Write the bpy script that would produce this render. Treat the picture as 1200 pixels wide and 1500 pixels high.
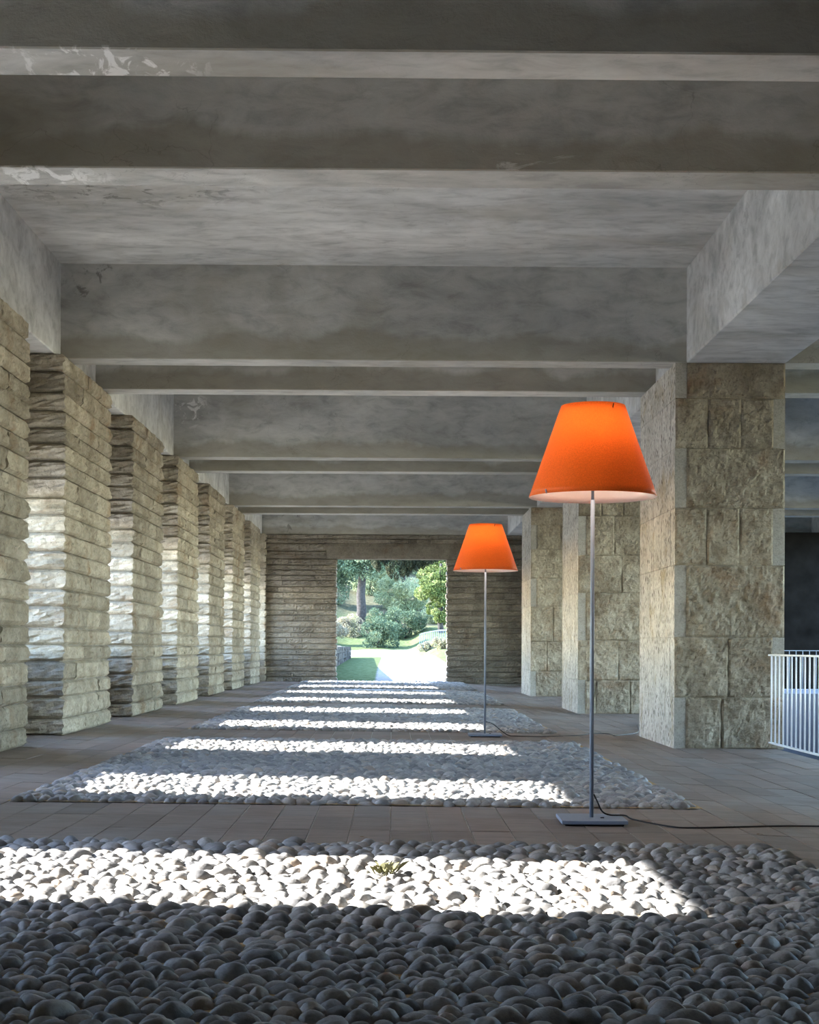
import bpy, bmesh, math, random
import numpy as np
from mathutils import Vector, Matrix, noise

for o in list(bpy.data.objects):
    bpy.data.objects.remove(o, do_unlink=True)
S = bpy.context.scene
C = S.collection

# ------------------------------------------------------------------ camera
F = 2185.0            # focal length in pixels of the 1200 px wide frame
CAMH = 0.97
YAW = math.atan(26.0 / F)
cam_d = bpy.data.cameras.new('camera')
cam_d.sensor_fit = 'HORIZONTAL'
cam_d.sensor_width = 36.0
cam_d.lens = 36.0 * F / 1200.0
cam_d.shift_y = 198.0 / 1200.0
cam_d.clip_end = 1000
cam = bpy.data.objects.new('camera', cam_d)
C.objects.link(cam)
cam.matrix_world = (Matrix.Translation((0, 0, CAMH)) @ Matrix.Rotation(-YAW, 4, 'Z')
                    @ Matrix.Rotation(math.pi / 2, 4, 'X') @ Matrix.Rotation(0.004, 4, 'Z'))
S.camera = cam

# ------------------------------------------------------------------ sky, sun, exposure
SUN_T = Vector((1.0, -0.085, -0.49)).normalized()      # direction the sunlight travels
world = bpy.data.worlds.new('world')
S.world = world
world.use_nodes = True
wn = world.node_tree.nodes
wl = world.node_tree.links
sky = wn.new('ShaderNodeTexSky')
sky.sky_type = 'NISHITA'
sky.sun_disc = False
sky.sun_elevation = math.asin(-SUN_T.z)
sky.sun_rotation = math.atan2(-SUN_T.x, -SUN_T.y)
sky.altitude = 200
sky.dust_density = .4
sky.ozone_density = 2.2
wl.new(sky.outputs['Color'], wn['Background'].inputs['Color'])
wn['Background'].inputs['Strength'].default_value = 0.46
sun_d = bpy.data.lights.new('sun', 'SUN')
sun_d.energy = 7.0
sun_d.angle = math.radians(0.6)
sun_d.color = (1.0, 0.945, 0.87)
sun = bpy.data.objects.new('sun', sun_d)
C.objects.link(sun)
sun.rotation_euler = SUN_T.to_track_quat('-Z', 'Y').to_euler()
sun.location = (-20, 20, 20)
vs = S.view_settings
vs.view_transform = 'Standard'
vs.look = 'None'
vs.gamma = 1.0
vs.use_curve_mapping = False
vs.exposure = 3.0
S.cycles.max_bounces = 10
S.cycles.diffuse_bounces = 7
S.cycles.sample_clamp_indirect = 6.0

# ------------------------------------------------------------------ measures
ZB = CAMH + 2.94          # underside of beams
ZC = CAMH + 3.91          # ceiling
YEND = 39.0
XL = -3.32                # inner face of the piers
XR = 2.905                # inner face of the pillars
BEAMS = [-0.6, 1.25, 7.36, 9.19, 15.3, 17.1, 23.2, 25.0, 31.1, 32.9]
BW = 0.355
STRIPS = [(7.26, 9.06), (15.2, 17.02), (23.12, 24.95), (31.0, 32.85)]
PANELS = [(-0.8, 7.26), (9.06, 15.2), (17.02, 23.12), (24.95, 31.0), (32.85, 38.75)]
PX0, PX1 = -2.33, 1.9

def lerp_tab(t, x):
    if x <= t[0][0]:
        return t[0][1]
    for (a, va), (b, vb) in zip(t, t[1:]):
        if x <= b:
            return va + (vb - va) * (x - a) / (b - a)
    return t[-1][1]
ZX = [(-3.45, .07), (-2.33, .025), (1.9, -.012), (2.85, -.06)]
def zf(x, y):
    """the paving is not quite level: it falls from the piers towards the pillars"""
    w = lerp_tab([(-3.4, 0), (-1.5, 1), (1.5, 1), (2.9, .4)], x)
    return lerp_tab(ZX, x) + .055 * w * min(1, max(0, (y - 20) / 19))

def to_px(x, y, z):
    c, s = math.cos(YAW), math.sin(YAW)
    xc = x * c - y * s
    yc = y * c + x * s
    if yc < .2:
        return None
    return 600 + F * xc / yc, 948 - F * (z - CAMH) / yc
def in_frame(x, y, z, m=25):
    p = to_px(x, y, z)
    return p is not None and -m < p[0] < 1200 + m and -m < p[1] < 1500 + m

# ------------------------------------------------------------------ materials
def mat_new(name):
    m = bpy.data.materials.new(name)
    m.use_nodes = True
    nt = m.node_tree
    b = nt.nodes['Principled BSDF']
    return m, nt, b
class N:
    """little helper to wire shader nodes"""
    def __init__(s, nt):
        s.nt = nt
    def node(s, t, **kw):
        n = s.nt.nodes.new(t)
        for k, v in kw.items():
            setattr(n, k, v)
        return n
    def link(s, a, b):
        s.nt.links.new(a, b)
    def coord(s, kind='Object', scale=(1, 1, 1)):
        if kind == 'World':
            o = s.node('ShaderNodeNewGeometry').outputs['Position']
        else:
            o = s.node('ShaderNodeTexCoord').outputs[kind]
        mp = s.node('ShaderNodeMapping')
        mp.inputs['Scale'].default_value = scale
        s.link(o, mp.inputs['Vector'])
        return mp.outputs['Vector']
    def noise(s, vec, scale, detail=4, rough=.55, dist=0):
        n = s.node('ShaderNodeTexNoise')
        n.inputs['Scale'].default_value = scale
        n.inputs['Detail'].default_value = detail
        n.inputs['Roughness'].default_value = rough
        n.inputs['Distortion'].default_value = dist
        s.link(vec, n.inputs['Vector'])
        return n.outputs['Fac']
    def ramp(s, fac, stops):
        r = s.node('ShaderNodeValToRGB')
        el = r.color_ramp.elements
        while len(el) < len(stops):
            el.new(.5)
        for e, (p, c) in zip(el, stops):
            e.position = p
            e.color = (c, c, c, 1) if isinstance(c, (int, float)) else (*c, 1)
        s.link(fac, r.inputs['Fac'])
        return r.outputs['Color']
    def mix(s, fac, a, b, mode='MIX'):
        m = s.node('ShaderNodeMix', data_type='RGBA', blend_type=mode)
        for sock, v in ((m.inputs[0], fac), (m.inputs[6], a), (m.inputs[7], b)):
            if hasattr(v, 'is_output'):
                s.link(v, sock)
            elif isinstance(v, (int, float)):
                sock.default_value = v
            else:
                sock.default_value = (*v, 1)
        return m.outputs[2]
    def math(s, op, a, b=0.0):
        m = s.node('ShaderNodeMath', operation=op)
        for sock, v in ((m.inputs[0], a), (m.inputs[1], b)):
            if hasattr(v, 'is_output'):
                s.link(v, sock)
            else:
                sock.default_value = v
        return m.outputs[0]
    def bump(s, h, strength, dist, bsdf, prev=None):
        b = s.node('ShaderNodeBump')
        b.inputs['Strength'].default_value = strength
        b.inputs['Distance'].default_value = dist
        s.link(h, b.inputs['Height'])
        if prev is not None:
            s.link(prev, b.inputs['Normal'])
        s.link(b.outputs['Normal'], bsdf.inputs['Normal'])
        return b.outputs['Normal']

def m_concrete(name, base, stain=True, face=False, lime_at=(), mould_at=()):
    m, nt, b = mat_new(name)
    n = N(nt)
    w = n.coord('World')
    wide = n.coord('World', (.55, 1.2, 1.3))
    big = n.noise(wide, 1.1, 6, .6, .6)
    col = n.mix(1, n.ramp(big, [(.28, .66), (.5, .95), (.72, 1.15)]), base, 'MULTIPLY')
    mid = n.noise(wide, 5.5, 6, .65, .5)
    col = n.mix(1, col, n.ramp(mid, [(.3, .70), (.5, .98), (.7, 1.12)]), 'MULTIPLY')
    # brownish damp patches with a shape of their own
    damp = n.noise(n.coord('World', (.5, .9, .9)), .9, 5, .6, .8)
    col = n.mix(n.ramp(damp, [(.55, 0), (.68, .45)]), col, (base[0] * .62, base[1] * .58, base[2] * .48))
    if face:
        # tide mark where water has crept up from the lower arris
        sep = n.node('ShaderNodeSeparateXYZ')
        n.link(n.coord('World'), sep.inputs[0])
        wob = n.noise(n.coord('World', (1, .6, .15)), 1.1, 7, .6, .2)
        hgt = n.math('ADD', n.math('MULTIPLY', n.math('SUBTRACT', sep.outputs['Z'], ZB), 1.0),
                     n.math('MULTIPLY', n.math('SUBTRACT', wob, .5), -.55))
        tide = n.ramp(hgt, [(.19, .62), (.26, .0)])
        sn = n.node('ShaderNodeSeparateXYZ')      # the tide mark is on the upright faces only
        n.link(n.node('ShaderNodeNewGeometry').outputs['True Normal'], sn.inputs[0])
        upright = n.math('LESS_THAN', n.math('ABSOLUTE', sn.outputs['Z']), .8)
        col = n.mix(n.math('MULTIPLY', tide, upright), col, (base[0] * .55, base[1] * .51, base[2] * .42))
    # hairline cracks
    vo = n.node('ShaderNodeTexVoronoi', feature='DISTANCE_TO_EDGE')
    vo.inputs['Scale'].default_value = .9
    wv = n.node('ShaderNodeVectorMath', operation='ADD')
    nz = n.node('ShaderNodeTexNoise')
    nz.inputs['Scale'].default_value = 2.2
    nz.inputs['Detail'].default_value = 5
    n.link(w, nz.inputs['Vector'])
    n.link(w, wv.inputs[0])
    n.link(nz.outputs['Color'], wv.inputs[1])
    n.link(wv.outputs[0], vo.inputs['Vector'])
    crack = n.ramp(vo.outputs['Distance'], [(.0, 1), (.004, 0)])
    gate = n.ramp(n.noise(w, .8, 3), [(.5, 0), (.58, 1)])
    cm = n.math('MULTIPLY', crack, gate)
    col = n.mix(n.math('MULTIPLY', cm, .28), col, (.05, .045, .04))
    # pale lime runs
    lime = n.noise(n.coord('World', (1.2, 5, 3)), 2.1, 7, .7, 1.0)
    zone = n.ramp(n.noise(w, .33, 2), [(.60, 0), (.66, 1)])
    col = n.mix(n.math('MULTIPLY', n.ramp(lime, [(.60, 0), (.66, .8)]), zone), col, (.62, .62, .60))
    def spots(places, c, lo, amt, sc):
        out = col
        for (px, py, pz, rad, st, sz_) in places:
            d = n.node('ShaderNodeVectorMath', operation='DISTANCE')
            mp = n.node('ShaderNodeMapping')
            mp.inputs['Scale'].default_value = (1 / st, 1, sz_)
            n.link(w, mp.inputs['Vector'])
            n.link(mp.outputs[0], d.inputs[0])
            d.inputs[1].default_value = (px / st, py, pz * sz_)
            near = n.ramp(n.math('DIVIDE', d.outputs['Value'], rad), [(.45, 1), (1, 0)])
            pat = n.ramp(n.noise(n.coord('World', sc), 3.5, 6, .65, .8), [(lo, 0), (lo + .06, amt)])
            out = n.mix(n.math('MULTIPLY', near, pat), out, c)
        return out
    col = spots(lime_at, (.80, .80, .78), .52, .85, (2.2, 1.0, 2.0))
    col = spots(mould_at, (.11, .108, .095), .54, .6, (1.5, 1.5, 1.5))
    n.link(col, b.inputs['Base Color'])
    b.inputs['Roughness'].default_value = .92
    b.inputs['Specular IOR Level'].default_value = .15
    fine = n.noise(w, 60, 5, .7)
    p = n.bump(fine, .35, .006, b)
    n.bump(mid, .25, .03, b, p)
    return m

def m_stone(name, c_lo, c_hi, c_rust, bump=.02, scale=1.0, pits=False, rand=.22):
    m, nt, b = mat_new(name)
    n = N(nt)
    oi = n.node('ShaderNodeObjectInfo')
    geo = n.node('ShaderNodeNewGeometry')
    w = geo.outputs['Position']
    big = n.noise(w, 3.2 * scale, 6, .62, .4)
    col = n.mix(n.ramp(big, [(.32, 0), (.68, 1)]), c_lo, c_hi)
    rust = n.noise(w, 1.7 * scale, 5, .6, .5)
    col = n.mix(n.ramp(rust, [(.56, 0), (.70, .75)]), col, c_rust)
    tone = n.ramp(oi.outputs['Random'], [(0, 1 - rand), (1, 1 + rand)])
    col = n.mix(1, col, tone, 'MULTIPLY')
    fine = n.noise(w, 26 * scale, 6, .7)
    col = n.mix(1, col, n.ramp(fine, [(.3, .74), (.5, 1.0), (.72, 1.14)]), 'MULTIPLY')
    fleck = n.noise(w, 38 * scale, 3, .6, .6)
    col = n.mix(n.ramp(fleck, [(.60, 0), (.68, .55)]), col, (c_lo[0] * .35, c_lo[1] * .33, c_lo[2] * .3))
    grime = n.noise(w, 5.5 * scale, 6, .7, .8)
    col = n.mix(n.ramp(grime, [(.54, 0), (.70, .45)]), col, (c_lo[0] * .5, c_lo[1] * .47, c_lo[2] * .42))
    if pits:
        v = n.node('ShaderNodeTexVoronoi')
        mp = n.coord('World', (1, 1, .45))
        v.inputs['Scale'].default_value = 33
        n.link(mp, v.inputs['Vector'])
        pit = n.math('MULTIPLY', n.ramp(v.outputs['Distance'], [(.26, 1), (.42, 0)]),
                     n.ramp(n.noise(mp, 12, 4), [(.44, 0), (.52, 1)]))
        col = n.mix(n.math('MULTIPLY', pit, .9), col, (.075, .062, .045))
        streak = n.noise(n.coord('World', (1, 9, .35)), 1.2, 4)
        col = n.mix(n.ramp(streak, [(.60, 0), (.68, .35)]), col, (.17, .12, .07))
    n.link(col, b.inputs['Base Color'])
    b.inputs['Roughness'].default_value = .95
    b.inputs['Specular IOR Level'].default_value = .12
    h1 = n.noise(w, 15 * scale, 7, .72, .3)
    p = n.bump(h1, 1.0, bump, b)
    n.bump(fine, .5, bump * .3, b, p)
    return m

def m_cobble(name, use_attr):
    m, nt, b = mat_new(name)
    n = N(nt)
    w = n.coord('World')
    if use_attr:
        a = n.node('ShaderNodeAttribute', attribute_name='tone')
        t = a.outputs['Fac']
    else:
        t = n.node('ShaderNodeObjectInfo').outputs['Random']
    col = n.ramp(t, [(0, (.175, .18, .19)), (.3, (.245, .247, .252)), (.6, (.285, .284, .284)),
                     (.88, (.35, .345, .335)), (.94, (.33, .28, .235)), (1, (.40, .395, .385))])
    sp = n.noise(w, 70, 5, .7)
    col = n.mix(1, col, n.ramp(sp, [(.3, .8), (.5, 1.0), (.75, 1.15)]), 'MULTIPLY')
    big = n.noise(w, 14, 4, .6)
    col = n.mix(1, col, n.ramp(big, [(.3, .82), (.7, 1.14)]), 'MULTIPLY')
    n.link(col, b.inputs['Base Color'])
    b.inputs['Roughness'].default_value = .62
    b.inputs['Specular IOR Level'].default_value = .32
    p = n.bump(sp, .3, .004, b)
    n.bump(big, .4, .012, b, p)
    return m

def m_tile(name, use_attr):
    m, nt, b = mat_new(name)
    n = N(nt)
    w = n.coord('World')
    if use_attr:
        t = n.node('ShaderNodeAttribute', attribute_name='tone').outputs['Fac']
    else:
        t = n.node('ShaderNodeObjectInfo').outputs['Random']
    col = n.ramp(t, [(0, (.16, .130, .115)), (.4, (.21, .160, .135)), (.75, (.235, .185, .158)), (1, (.205, .18, .165))])
    st = n.noise(n.coord('World', (.8, 2.5, 1)), 6, 6, .65, .4)
    col = n.mix(1, col, n.ramp(st, [(.3, .75), (.55, 1.02), (.75, 1.2)]), 'MULTIPLY')
    dust = n.noise(w, 1.3, 4, .6)
    col = n.mix(n.ramp(dust, [(.5, 0), (.75, .45)]), col, (.33, .31, .29))
    n.link(col, b.inputs['Base Color'])
    b.inputs['Roughness'].default_value = .55
    b.inputs['Specular IOR Level'].default_value = .35
    n.bump(n.noise(w, 30, 5, .65), .35, .006, b)
    return m

def m_plain(name, col, rough=.6, spec=.4, metal=0, nscale=0, namp=.15, bump=0):
    m, nt, b = mat_new(name)
    b.inputs['Roughness'].default_value = rough
    b.inputs['Specular IOR Level'].default_value = spec
    b.inputs['Metallic'].default_value = metal
    if nscale:
        n = N(nt)
        f = n.noise(n.coord('World'), nscale, 5, .6)
        n.link(n.mix(1, n.ramp(f, [(.3, 1 - namp), (.7, 1 + namp)]), col, 'MULTIPLY'), b.inputs['Base Color'])
        if bump:
            n.bump(f, .5, bump, b)
    else:
        n = N(nt)
        f = n.noise(n.coord('Object'), 40, 2, .5)
        n.link(n.mix(1, n.ramp(f, [(.3, .97), (.7, 1.03)]), col, 'MULTIPLY'), b.inputs['Base Color'])
    return m

def m_leaf(name, cols, trans=.35):
    m, nt, b = mat_new(name)
    n = N(nt)
    a = n.node('ShaderNodeAttribute', attribute_name='tone').outputs['Fac']
    k = len(cols) - 1
    col = n.ramp(a, [(i / k, c) for i, c in enumerate(cols)])
    n.link(col, b.inputs['Base Color'])
    b.inputs['Roughness'].default_value = .7
    b.inputs['Specular IOR Level'].default_value = .12
    tr = n.node('ShaderNodeBsdfTranslucent')
    n.link(col, tr.inputs['Color'])
    mx = n.node('ShaderNodeMixShader')
    mx.inputs[0].default_value = trans
    n.link(b.outputs[0], mx.inputs[1])
    n.link(tr.outputs[0], mx.inputs[2])
    n.link(mx.outputs[0], nt.nodes['Material Output'].inputs['Surface'])
    return m

def m_shade(name, col, trans, speck):
    m, nt, b = mat_new(name)
    n = N(nt)
    f = n.noise(n.coord('Object'), 170, 3, .7)
    c = n.mix(1, n.ramp(f, [(.35, 1 - speck), (.55, 1), (.75, 1 + speck)]), col, 'MULTIPLY')
    n.link(c, b.inputs['Base Color'])
    b.inputs['Roughness'].default_value = .5
    b.inputs['Specular IOR Level'].default_value = .25
    tr = n.node('ShaderNodeBsdfTranslucent')
    n.link(c, tr.inputs['Color'])
    mx = n.node('ShaderNodeMixShader')
    mx.inputs[0].default_value = trans
    n.link(b.outputs[0], mx.inputs[1])
    n.link(tr.outputs[0], mx.inputs[2])
    n.link(mx.outputs[0], nt.nodes['Material Output'].inputs['Surface'])
    return m

M = {}
M['concrete'] = m_concrete('concrete', (.60, .60, .585), mould_at=[(-2.3, 12.6, ZC, .9, 1.6, 1)])
M['beamface'] = m_concrete('beam_concrete', (.49, .488, .465), face=True, lime_at=[(-1.5, 7.55, ZB, .36, 1.8, 14), (-2.2, 9.38, ZB, .28, 1.8, 14), (-3.15, 23.2, 4.66, .35, 1, 1)], mould_at=[(-2.5, 39.0, 4.25, .5, 1.3, 1), (-3.1, 15.3, 4.75, .40, 1, 1)])
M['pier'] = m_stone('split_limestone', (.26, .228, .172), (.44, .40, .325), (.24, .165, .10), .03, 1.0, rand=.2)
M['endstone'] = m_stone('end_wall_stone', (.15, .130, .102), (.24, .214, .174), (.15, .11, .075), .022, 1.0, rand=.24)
M['rough'] = m_stone('rough_limestone', (.24, .20, .145), (.44, .385, .295), (.26, .165, .10), .04, 1.0, rand=.1)
M['tooled'] = m_stone('tooled_limestone', (.32, .30, .26), (.40, .375, .33), (.36, .32, .26), .006, 2.0, rand=.06)
M['side'] = m_stone('pitted_limestone', (.47, .44, .375), (.68, .65, .58), (.42, .34, .21), .014, 1.2, pits=True, rand=.08)
M['mortar'] = m_plain('mortar', (.33, .31, .28), .95, .1, 0, 25, .2, .004)
M['joint'] = m_plain('paving_joint', (.55, .54, .52), .95, .1, 0, 30, .3, .004)
M['bed'] = m_plain('cobble_bed', (.42, .305, .165), .95, .1, 0, 40, .35, .008)
M['cob1'] = m_cobble('cobble_stone', False)
M['cob2'] = m_cobble('cobble_stone_field', True)
M['tile1'] = m_tile('terracotta_tile', False)
M['tile2'] = m_tile('terracotta_tile_field', True)
M['lampmetal'] = m_plain('lamp_grey_metal', (.23, .265, .335), .45, .4, 0)
M['black'] = m_plain('black_rubber', (.008, .008, .009), .5, .4)
M['shade_out'] = m_shade('orange_shade', (.86, .165, .022), .42, .16)
M['shade_in'] = m_shade('white_shade_lining', (.86, .85, .84), .38, .02)
M['rail'] = m_plain('white_painted_steel', (.74, .76, .79), .4, .5)
M['rail2'] = m_plain('blue_grey_painted_steel', (.40, .45, .55), .4, .5)
M['darkwall'] = m_plain('dark_render', (.05, .047, .042), .95, .1, 0, 3, .25, .02)
M['plaster'] = m_plain('pale_render', (.20, .215, .25), .95, .1, 0, 3, .12, .01)
M['bark'] = m_plain('bark', (.03, .028, .027), .95, .1, 0, 9, .4, .05)
M['gardenstone'] = m_plain('garden_stone', (.045, .04, .033), .95, .1, 0, 5, .3, .02)
M['fence'] = m_plain('fence_blue_steel', (.028, .05, .08), .5, .4)
M['deadleaf'] = m_plain('dead_leaf', (.22, .13, .07), .8, .2)
M['conifer'] = m_leaf('conifer_needles', [(.045, .072, .042), (.085, .122, .075), (.14, .18, .115)], .3)
M['cedar'] = m_leaf('cedar_needles', [(.008, .010, .005), (.017, .020, .010), (.045, .048, .022)], .2)
M['olive'] = m_leaf('olive_leaves', [(.11, .145, .075), (.18, .22, .125), (.27, .30, .18)], .4)
M['broad'] = m_leaf('broad_leaves', [(.03, .05, .014), (.08, .11, .035), (.19, .215, .085)], .4)
M['juniper'] = m_leaf('juniper_needles', [(.026, .046, .028), (.052, .082, .050), (.10, .135, .08)], .25)
M['drybush'] = m_leaf('dry_bush_leaves', [(.12, .11, .08), (.19, .175, .125), (.24, .235, .13)], .35)

# ------------------------------------------------------------------ mesh helpers
def link(o, parent=None):
    C.objects.link(o)
    if parent is not None:
        o.parent = parent
    return o
def mesh_from(name, verts, faces, mat, smooth=False):
    me = bpy.data.meshes.new(name)
    me.from_pydata([tuple(v) for v in verts], [], faces)
    if mat is not None:
        for mm in (mat if isinstance(mat, (list, tuple)) else [mat]):
            me.materials.append(mm)
    if smooth:
        me.polygons.foreach_set('use_smooth', [True] * len(me.polygons))
    me.update()
    return me
def obj(name, me, parent=None, loc=None, rot=None, scale=None):
    o = bpy.data.objects.new(name, me)
    link(o, parent)
    if loc is not None:
        o.location = loc
    if rot is not None:
        o.rotation_euler = rot
    if scale is not None:
        o.scale = scale
    return o
def empty(name, loc, label, cat, group=None):
    o = bpy.data.objects.new(name, None)
    C.objects.link(o)
    o.location = loc
    o.empty_display_size = .1
    o['label'] = label
    o['category'] = cat
    if group:
        o['group'] = group
    return o
def tag(o, label=None, cat=None, group=None, kind=None):
    if label:
        o['label'] = label
    if cat:
        o['category'] = cat
    if group:
        o['group'] = group
    if kind:
        o['kind'] = kind
    return o
def bm_to_mesh(bm, name, mat, smooth=False):
    me = bpy.data.meshes.new(name)
    bm.to_mesh(me)
    bm.free()
    for mm in (mat if isinstance(mat, (list, tuple)) else [mat]):
        me.materials.append(mm)
    if smooth:
        me.polygons.foreach_set('use_smooth', [True] * len(me.polygons))
    return me
def box_bm(bm, x0, x1, y0, y1, z0, z1):
    r = bmesh.ops.create_cube(bm, size=1.0)
    for v in r['verts']:
        v.co = Vector(((x0 + x1) / 2 + v.co.x * (x1 - x0), (y0 + y1) / 2 + v.co.y * (y1 - y0), (z0 + z1) / 2 + v.co.z * (z1 - z0)))
    return r['verts']
def box_mesh(name, x0, x1, y0, y1, z0, z1, mat, bevel=0, seg=1):
    bm = bmesh.new()
    box_bm(bm, x0, x1, y0, y1, z0, z1)
    if bevel:
        bmesh.ops.bevel(bm, geom=list(bm.edges), offset=bevel, segments=seg, affect='EDGES', profile=.6)
    return bm_to_mesh(bm, name, mat)
def box(name, x0, x1, y0, y1, z0, z1, mat, parent=None, bevel=0):
    return obj(name, box_mesh(name, x0, x1, y0, y1, z0, z1, mat, bevel), parent)
def multi_box(name, boxes, mat, parent=None, bevel=0):
    bm = bmesh.new()
    for b in boxes:
        box_bm(bm, *b)
    if bevel:
        bmesh.ops.bevel(bm, geom=list(bm.edges), offset=bevel, segments=1, affect='EDGES')
    return obj(name, bm_to_mesh(bm, name, mat), parent)
def tube_mesh(name, pts, rad, mat, seg=8, closed_ends=True):
    pts = [Vector(p) for p in pts]
    rads = rad if isinstance(rad, (list, tuple)) else [rad] * len(pts)
    verts, faces = [], []
    for i, p in enumerate(pts):
        d = (pts[min(i + 1, len(pts) - 1)] - pts[max(i - 1, 0)]).normalized()
        up = Vector((0, 0, 1)) if abs(d.z) < .9 else Vector((1, 0, 0))
        a = d.cross(up).normalized()
        b = a.cross(d).normalized()
        for k in range(seg):
            t = 2 * math.pi * k / seg
            verts.append(p + (a * math.cos(t) + b * math.sin(t)) * rads[i])
    for i in range(len(pts) - 1):
        for k in range(seg):
            k2 = (k + 1) % seg
            faces.append((i * seg + k, i * seg + k2, (i + 1) * seg + k2, (i + 1) * seg + k))
    if closed_ends:
        faces.append(tuple(reversed(range(seg))))
        faces.append(tuple((len(pts) - 1) * seg + k for k in range(seg)))
    me = mesh_from(name, verts, faces, mat, True)
    bmm = bmesh.new()
    bmm.from_mesh(me)
    bmesh.ops.recalc_face_normals(bmm, faces=bmm.faces)
    bmm.to_mesh(me)
    bmm.free()
    return me
def catmull(pts, n=8):
    pts = [Vector(p) for p in pts]
    P = [pts[0] * 2 - pts[1]] + pts + [pts[-1] * 2 - pts[-2]]
    out = []
    for i in range(1, len(P) - 2):
        for k in range(n):
            t = k / n
            a, b, c, d = P[i - 1], P[i], P[i + 1], P[i + 2]
            out.append(.5 * ((2 * b) + (c - a) * t + (2 * a - 5 * b + 4 * c - d) * t * t + (3 * b - a - 3 * c + d) * t ** 3))
    out.append(pts[-1])
    return out
def fr(x, y, z, o=3):
    s, a = 0.0, 1.0
    for _ in range(o):
        s += a * noise.noise(Vector((x, y, z)))
        a *= .55
        x, y, z = x * 2.1 + 7.3, y * 2.1 - 3.1, z * 2.1 + 1.7
    return s

# grid box whose vertices are moved by a displacement function
def grid_block(name, dims, n, disp, mat, smooth=False):
    """block from 0..dims; n = segments per axis; disp(p, t) -> new p with t = position in 0..1"""
    dx, dy, dz = dims
    verts, faces, index = [], [], {}
    def vid(i, j, k):
        key = (i, j, k)
        if key not in index:
            t = (i / n[0], j / n[1], k / n[2])
            index[key] = len(verts)
            verts.append(disp(Vector((t[0] * dx, t[1] * dy, t[2] * dz)), t))
        return index[key]
    nx, ny, nz = n
    for j in range(ny):
        for k in range(nz):
            faces.append((vid(nx, j, k), vid(nx, j + 1, k), vid(nx, j + 1, k + 1), vid(nx, j, k + 1)))
            faces.append((vid(0, j, k), vid(0, j, k + 1), vid(0, j + 1, k + 1), vid(0, j + 1, k)))
    for i in range(nx):
        for k in range(nz):
            faces.append((vid(i, 0, k), vid(i + 1, 0, k), vid(i + 1, 0, k + 1), vid(i, 0, k + 1)))
            faces.append((vid(i, ny, k), vid(i, ny, k + 1), vid(i + 1, ny, k + 1), vid(i + 1, ny, k)))
    for i in range(nx):
        for j in range(ny):
            faces.append((vid(i, j, nz), vid(i + 1, j, nz), vid(i + 1, j + 1, nz), vid(i, j + 1, nz)))
            faces.append((vid(i, j, 0), vid(i, j + 1, 0), vid(i + 1, j + 1, 0), vid(i + 1, j, 0)))
    return mesh_from(name, verts, faces, mat, smooth)

# ================================================================== THE SETTING
# ------------------------------------------------------------------ floor
xs = [-3.80, -3.45, -2.33, -1.2, 0, 1.0, 1.9, 2.85, 3.97]
ys = [-1.0 + i * .8 for i in range(50)] + [39.6]
vv, ff = [], []
for y in ys:
    for x in xs:
        vv.append((x, y, zf(x, y) - .005))
nx = len(xs)
for j in range(len(ys) - 1):
    for i in range(nx - 1):
        ff.append((j * nx + i, j * nx + i + 1, (j + 1) * nx + i + 1, (j + 1) * nx + i))
# the slab itself has thickness
b0 = len(vv)
for y in (ys[0], ys[-1]):
    for x in (xs[0], xs[-1]):
        vv.append((x, y, -.5))
ff += [(b0, b0 + 2, b0 + 3, b0 + 1)]
top = lambda i, j: j * nx + i
ff.append(tuple([b0] + [b0 + 1] + [top(i, 0) for i in reversed(range(nx))]))
ff.append(tuple([b0 + 3] + [b0 + 2] + [top(i, len(ys) - 1) for i in range(nx)]))
ff.append(tuple([b0 + 2, b0] + [top(0, j) for j in range(len(ys))]))
ff.append(tuple([b0 + 1, b0 + 3] + [top(nx - 1, j) for j in reversed(range(len(ys)))]))
floor = obj('floor', mesh_from('floor', vv, ff, M['joint']))
tag(floor, 'arcade floor of terracotta tile strips framing beds of rounded cobbles', 'floor', kind='structure')
for (a, b) in PANELS:
    v2, f2 = [], []
    yy = np.linspace(a, b, 9)
    xx = [PX0, -1.2, 0, 1.0, PX1]
    for y in yy:
        for x in xx:
            v2.append((x, y, zf(x, y) + .006))
    for j in range(len(yy) - 1):
        for i in range(4):
            f2.append((j * 5 + i, j * 5 + i + 1, (j + 1) * 5 + i + 1, (j + 1) * 5 + i))
    obj('cobble_bed', mesh_from('cobble_bed', v2, f2, M['bed']), floor)

# tiles -------------------------------------------------------------
rng = random.Random(5)
tiles = []
def tile_area(x0, x1, nxt, y0, y1, nyt):
    dx, dy = (x1 - x0) / nxt, (y1 - y0) / nyt
    for i in range(nxt):
        off = rng.choice([0, 0, .5]) * 0
        for j in range(nyt):
            cx, cy = x0 + (i + .5) * dx, y0 + (j + .5 + off) * dy
            tiles.append((cx, cy, dx - rng.uniform(.004, .008), dy - rng.uniform(.0015, .004), rng.uniform(-.0015, .0015), rng.random()))
for (a, b) in STRIPS:
    tile_area(-3.79, PX0, 7, a, b, 3)
    tile_area(PX0, PX1, 20, a, b, 3)
    tile_area(PX1, 3.96, 10, a, b, 3)
for i, (a, b) in enumerate(PANELS):
    a2 = 2.0 if i == 0 else a
    nyt = max(3, round((b - a2) / .6))
    tile_area(-3.79, PX0, 7, a2, b, nyt)
    tile_area(PX1, 3.96, 10, a2, b, nyt)
tile_area(-3.79, PX0, 7, 38.75, 39.5, 1)
tile_area(PX0, PX1, 20, 38.75, 39.5, 1)
tile_area(PX1, 3.96, 10, 38.75, 39.5, 1)
unit_tile = box_mesh('tile', -.5, .5, -.5, .5, -.5, .5, M['tile1'])
tm = bmesh.new()
tm.from_mesh(unit_tile)
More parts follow.
